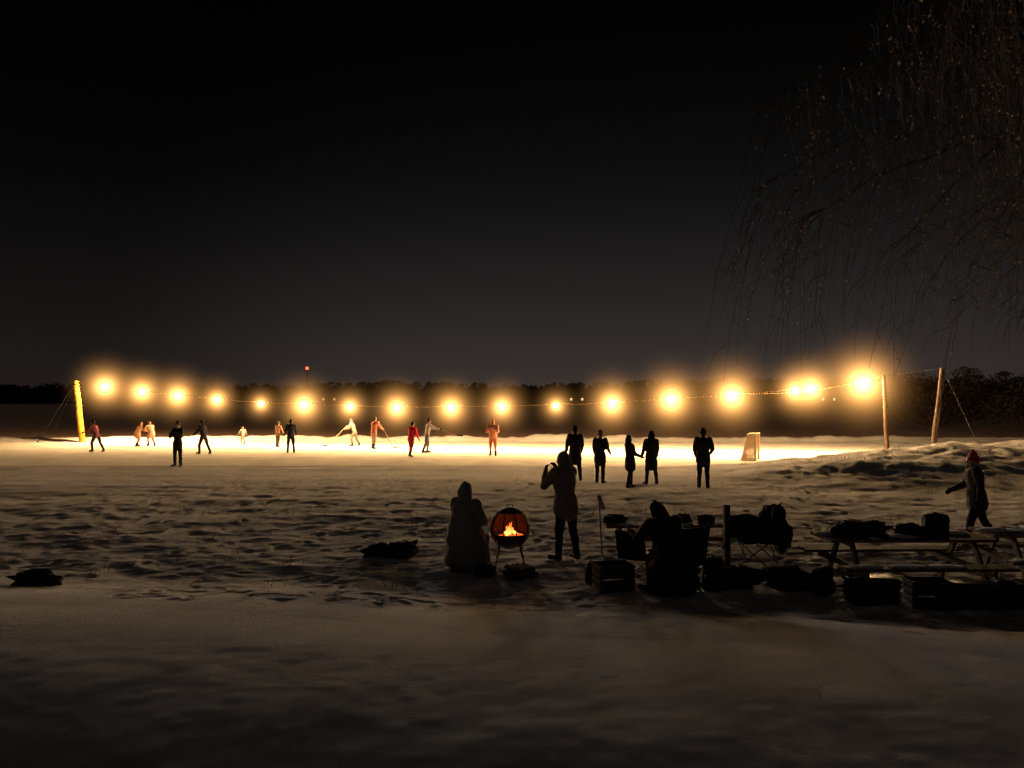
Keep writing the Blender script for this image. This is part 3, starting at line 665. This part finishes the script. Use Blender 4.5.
# ---------------------------------------------------------------- weeping birch overhanging at right
e=D.objects.new('weeping_birch_tree',None);S.collection.objects.link(e)
tx,ty=10.4,11.8;tz=hz(tx,ty)
b=B()
trunk=[Vector((tx,ty,tz-.2)),Vector((tx-.1,ty,2)),Vector((tx-.05,ty+.1,4.5)),Vector((tx-.2,ty,7)),Vector((tx-.4,ty-.1,9.5)),Vector((tx-.5,ty,11.5))]
b.tube(trunk,[.26,.21,.17,.12,.07,.03],0,12)
limbs=[]
for k in range(26):
    t=.5+.4*random.random();i=int(t*5);p=trunk[min(i,4)].lerp(trunk[min(i+1,5)],t*5-i)
    a=math.radians(random.uniform(140,225)) if k<21 else math.radians(random.uniform(-120,120));ln=random.uniform(2.2,7.2)
    dirn=Vector((math.cos(a),math.sin(a)*.9,.0));pl=[p];hgt=random.uniform(.9,1.8)
    endz=random.uniform(5.2,8.2)
    for j in range(1,9):
        s_=j/8;q_=p+dirn*ln*s_+Vector((random.uniform(-.1,.1),random.uniform(-.1,.1),0));q_.z=p.z+(endz-p.z)*s_**1.6+hgt*math.sin(s_*math.pi)*.8+random.uniform(-.06,.06);pl.append(q_)
    b.tube(pl,[.03*(1-j/9)+.006 for j in range(9)],0,6);limbs.append(pl)
b.obj('trunk_and_limbs',[M_bark],parent=e)
b=B();b2=B()
for pl in limbs:
    for k in range(12):
        s_=8*math.sqrt(random.uniform(.05,1));i=int(min(s_,7.99));p=pl[i].lerp(pl[min(i+1,8)],s_-i)
        ln=random.uniform(1.2,max(1.5,min(4.8,p.z-2.9)));dx=random.uniform(-1.7,.5);dy=random.uniform(-.6,.6);pts2=[p]
        n=10;ph=random.uniform(0,6);w1=random.uniform(.03,.10)
        for j in range(1,n+1):
            t=j/n;pts2.append(p+Vector((dx*(t**.75)+w1*math.sin(t*5+ph)+random.uniform(-.02,.02),dy*t**.6+.05*math.cos(t*4+ph),.25*math.sin(t*3)-ln*t**1.3)))
        b.tube(pts2,[.0085*(1-.7*j/n) for j in range(n+1)],0,3)
        for j in range(2,n):
            for rep in range(2):
                if random.random()<.75:
                    q_=pts2[j].lerp(pts2[j-1],random.random());dv=Vector((random.uniform(-1.5,1.0),random.uniform(-1,1),random.uniform(-1.1,-.2))).normalized();l2=random.uniform(.2,.75)
                    m1=q_+dv*l2*.5;m2=m1+Vector((dv.x*.5,dv.y*.5,-1)).normalized()*l2*.6
                    b.tube([q_,m1,m2],[.0045,.0038,.002],0,3)
                    if random.random()<.32:
                        c_=q_.lerp(m2,random.random());k3=random.uniform(.6,1.5);b2.cap(c_,c_+Vector((random.uniform(-.02,.02),0,-.02)),.009*k3,.007*k3,0,n=5,c=1)
b.obj('twigs',[cloth((.10,.085,.075),.9,20,0)],parent=e)
m=D.materials.new('frosted_catkins');m.use_nodes=True;nt=m.node_tree;nt.nodes.clear()
tb=nt.nodes.new('ShaderNodeBsdfTranslucent');tb.inputs[0].default_value=(.75,.62,.52,1);df=nt.nodes.new('ShaderNodeBsdfDiffuse');df.inputs[0].default_value=(.4,.36,.33,1)
mx=nt.nodes.new('ShaderNodeMixShader');tn=nt.nodes.new('ShaderNodeTexNoise');tn.inputs['Scale'].default_value=3;nt.links.new(tn.outputs['Fac'],mx.inputs[0]);nt.links.new(tb.outputs[0],mx.inputs[1]);nt.links.new(df.outputs[0],mx.inputs[2])
oo=nt.nodes.new('ShaderNodeOutputMaterial');nt.links.new(mx.outputs[0],oo.inputs[0])
b2.obj('catkins',[m],parent=e)
# ---------------------------------------------------------------- dry grass
b=B()
for k in range(700):
    if random.random()<.6: x=random.uniform(7,22);y=random.uniform(22,30)
    else: x=random.uniform(-9,9);y=random.uniform(11,20)
    if k%6: x=cx0+random.gauss(0,.15);y=cy0+random.gauss(0,.15)
    else: cx0,cy0=x,y
    z=hz(x,y);hgt=random.uniform(.04,.16);b.cyl((x,y,z-.03),(x+random.gauss(0,.07),y+random.gauss(0,.05),z+hgt),.005,.002,0,3)
b.obj('dry_grass',[cloth((.16,.12,.07),.9)])
# ---------------------------------------------------------------- light
W=D.worlds.new('World');S.world=W;W.use_nodes=True;nt=W.node_tree;nt.nodes.clear()
tc=nt.nodes.new('ShaderNodeTexCoord');sp=nt.nodes.new('ShaderNodeSeparateXYZ');nt.links.new(tc.outputs['Generated'],sp.inputs[0])
rp=nt.nodes.new('ShaderNodeValToRGB');cr=rp.color_ramp;cr.interpolation='B_SPLINE'
stops=[(0,(.044,.031,.026)),(.03,(.038,.030,.027)),(.09,(.025,.0218,.0210)),(.17,(.0122,.0113,.0113)),(.27,(.0040,.0038,.0039)),(.42,(.0008,.0008,.0008)),(1,(.0004,.0004,.0004))]
while len(cr.elements)<len(stops): cr.elements.new(.5)
for el,(p,c) in zip(cr.elements,stops): el.position=p;el.color=(*c,1)
nt.links.new(sp.outputs['Z'],rp.inputs[0])
def dotw(v,f0,f1,t0,t1):
    dt=nt.nodes.new('ShaderNodeVectorMath');dt.operation='DOT_PRODUCT';nt.links.new(tc.outputs['Generated'],dt.inputs[0]);dt.inputs[1].default_value=Vector(v).normalized()
    mr=nt.nodes.new('ShaderNodeMapRange');mr.interpolation_type='SMOOTHSTEP'
    for k_,v_ in zip(('From Min','From Max','To Min','To Max'),(f0,f1,t0,t1)): mr.inputs[k_].default_value=v_
    nt.links.new(dt.outputs['Value'],mr.inputs['Value']);return mr.outputs[0]
bg=nt.nodes.new('ShaderNodeBackground');nt.links.new(rp.outputs[0],bg.inputs[0]);nt.links.new(dotw((.17,.98,0),.78,1,.35,1.0),bg.inputs[1])
bg_fill=nt.nodes.new('ShaderNodeBackground');bg_fill.inputs[0].default_value=(.016,.0145,.014,1);nt.links.new(dotw((0,-.9,.35),.1,.9,0,1),bg_fill.inputs[1])  # added glow behind the camera, fills the fronts of the figures
ads=nt.nodes.new('ShaderNodeAddShader');nt.links.new(bg.outputs[0],ads.inputs[0]);nt.links.new(bg_fill.outputs[0],ads.inputs[1])
wo=nt.nodes.new('ShaderNodeOutputWorld');nt.links.new(ads.outputs[0],wo.inputs[0])
sun=D.lights.new('fill_sun','SUN');sun.energy=.50;sun.angle=math.radians(9);sun.color=(1,.87,.78)  # added fill lamp, low ahead, lifts the foreground snow; no visible source
so=D.objects.new('fill_sun',sun);S.collection.objects.link(so)
dv=Vector((.12,-1,-math.tan(math.radians(6.5)))).normalized();so.rotation_euler=dv.to_track_quat('-Z','Y').to_euler()
# ---------------------------------------------------------------- camera
cam=D.cameras.new('camera');cam.sensor_width=36;cam.lens=36*F/1024;cam.clip_end=4000;cam.clip_start=.05
co_=D.objects.new('camera',cam);S.collection.objects.link(co_);co_.location=(0,0,CAMH);co_.rotation_euler=(math.radians(90)+math.atan(14/F),0,0);S.camera=co_
S.view_settings.view_transform='Standard';S.view_settings.look='None';S.view_settings.exposure=0
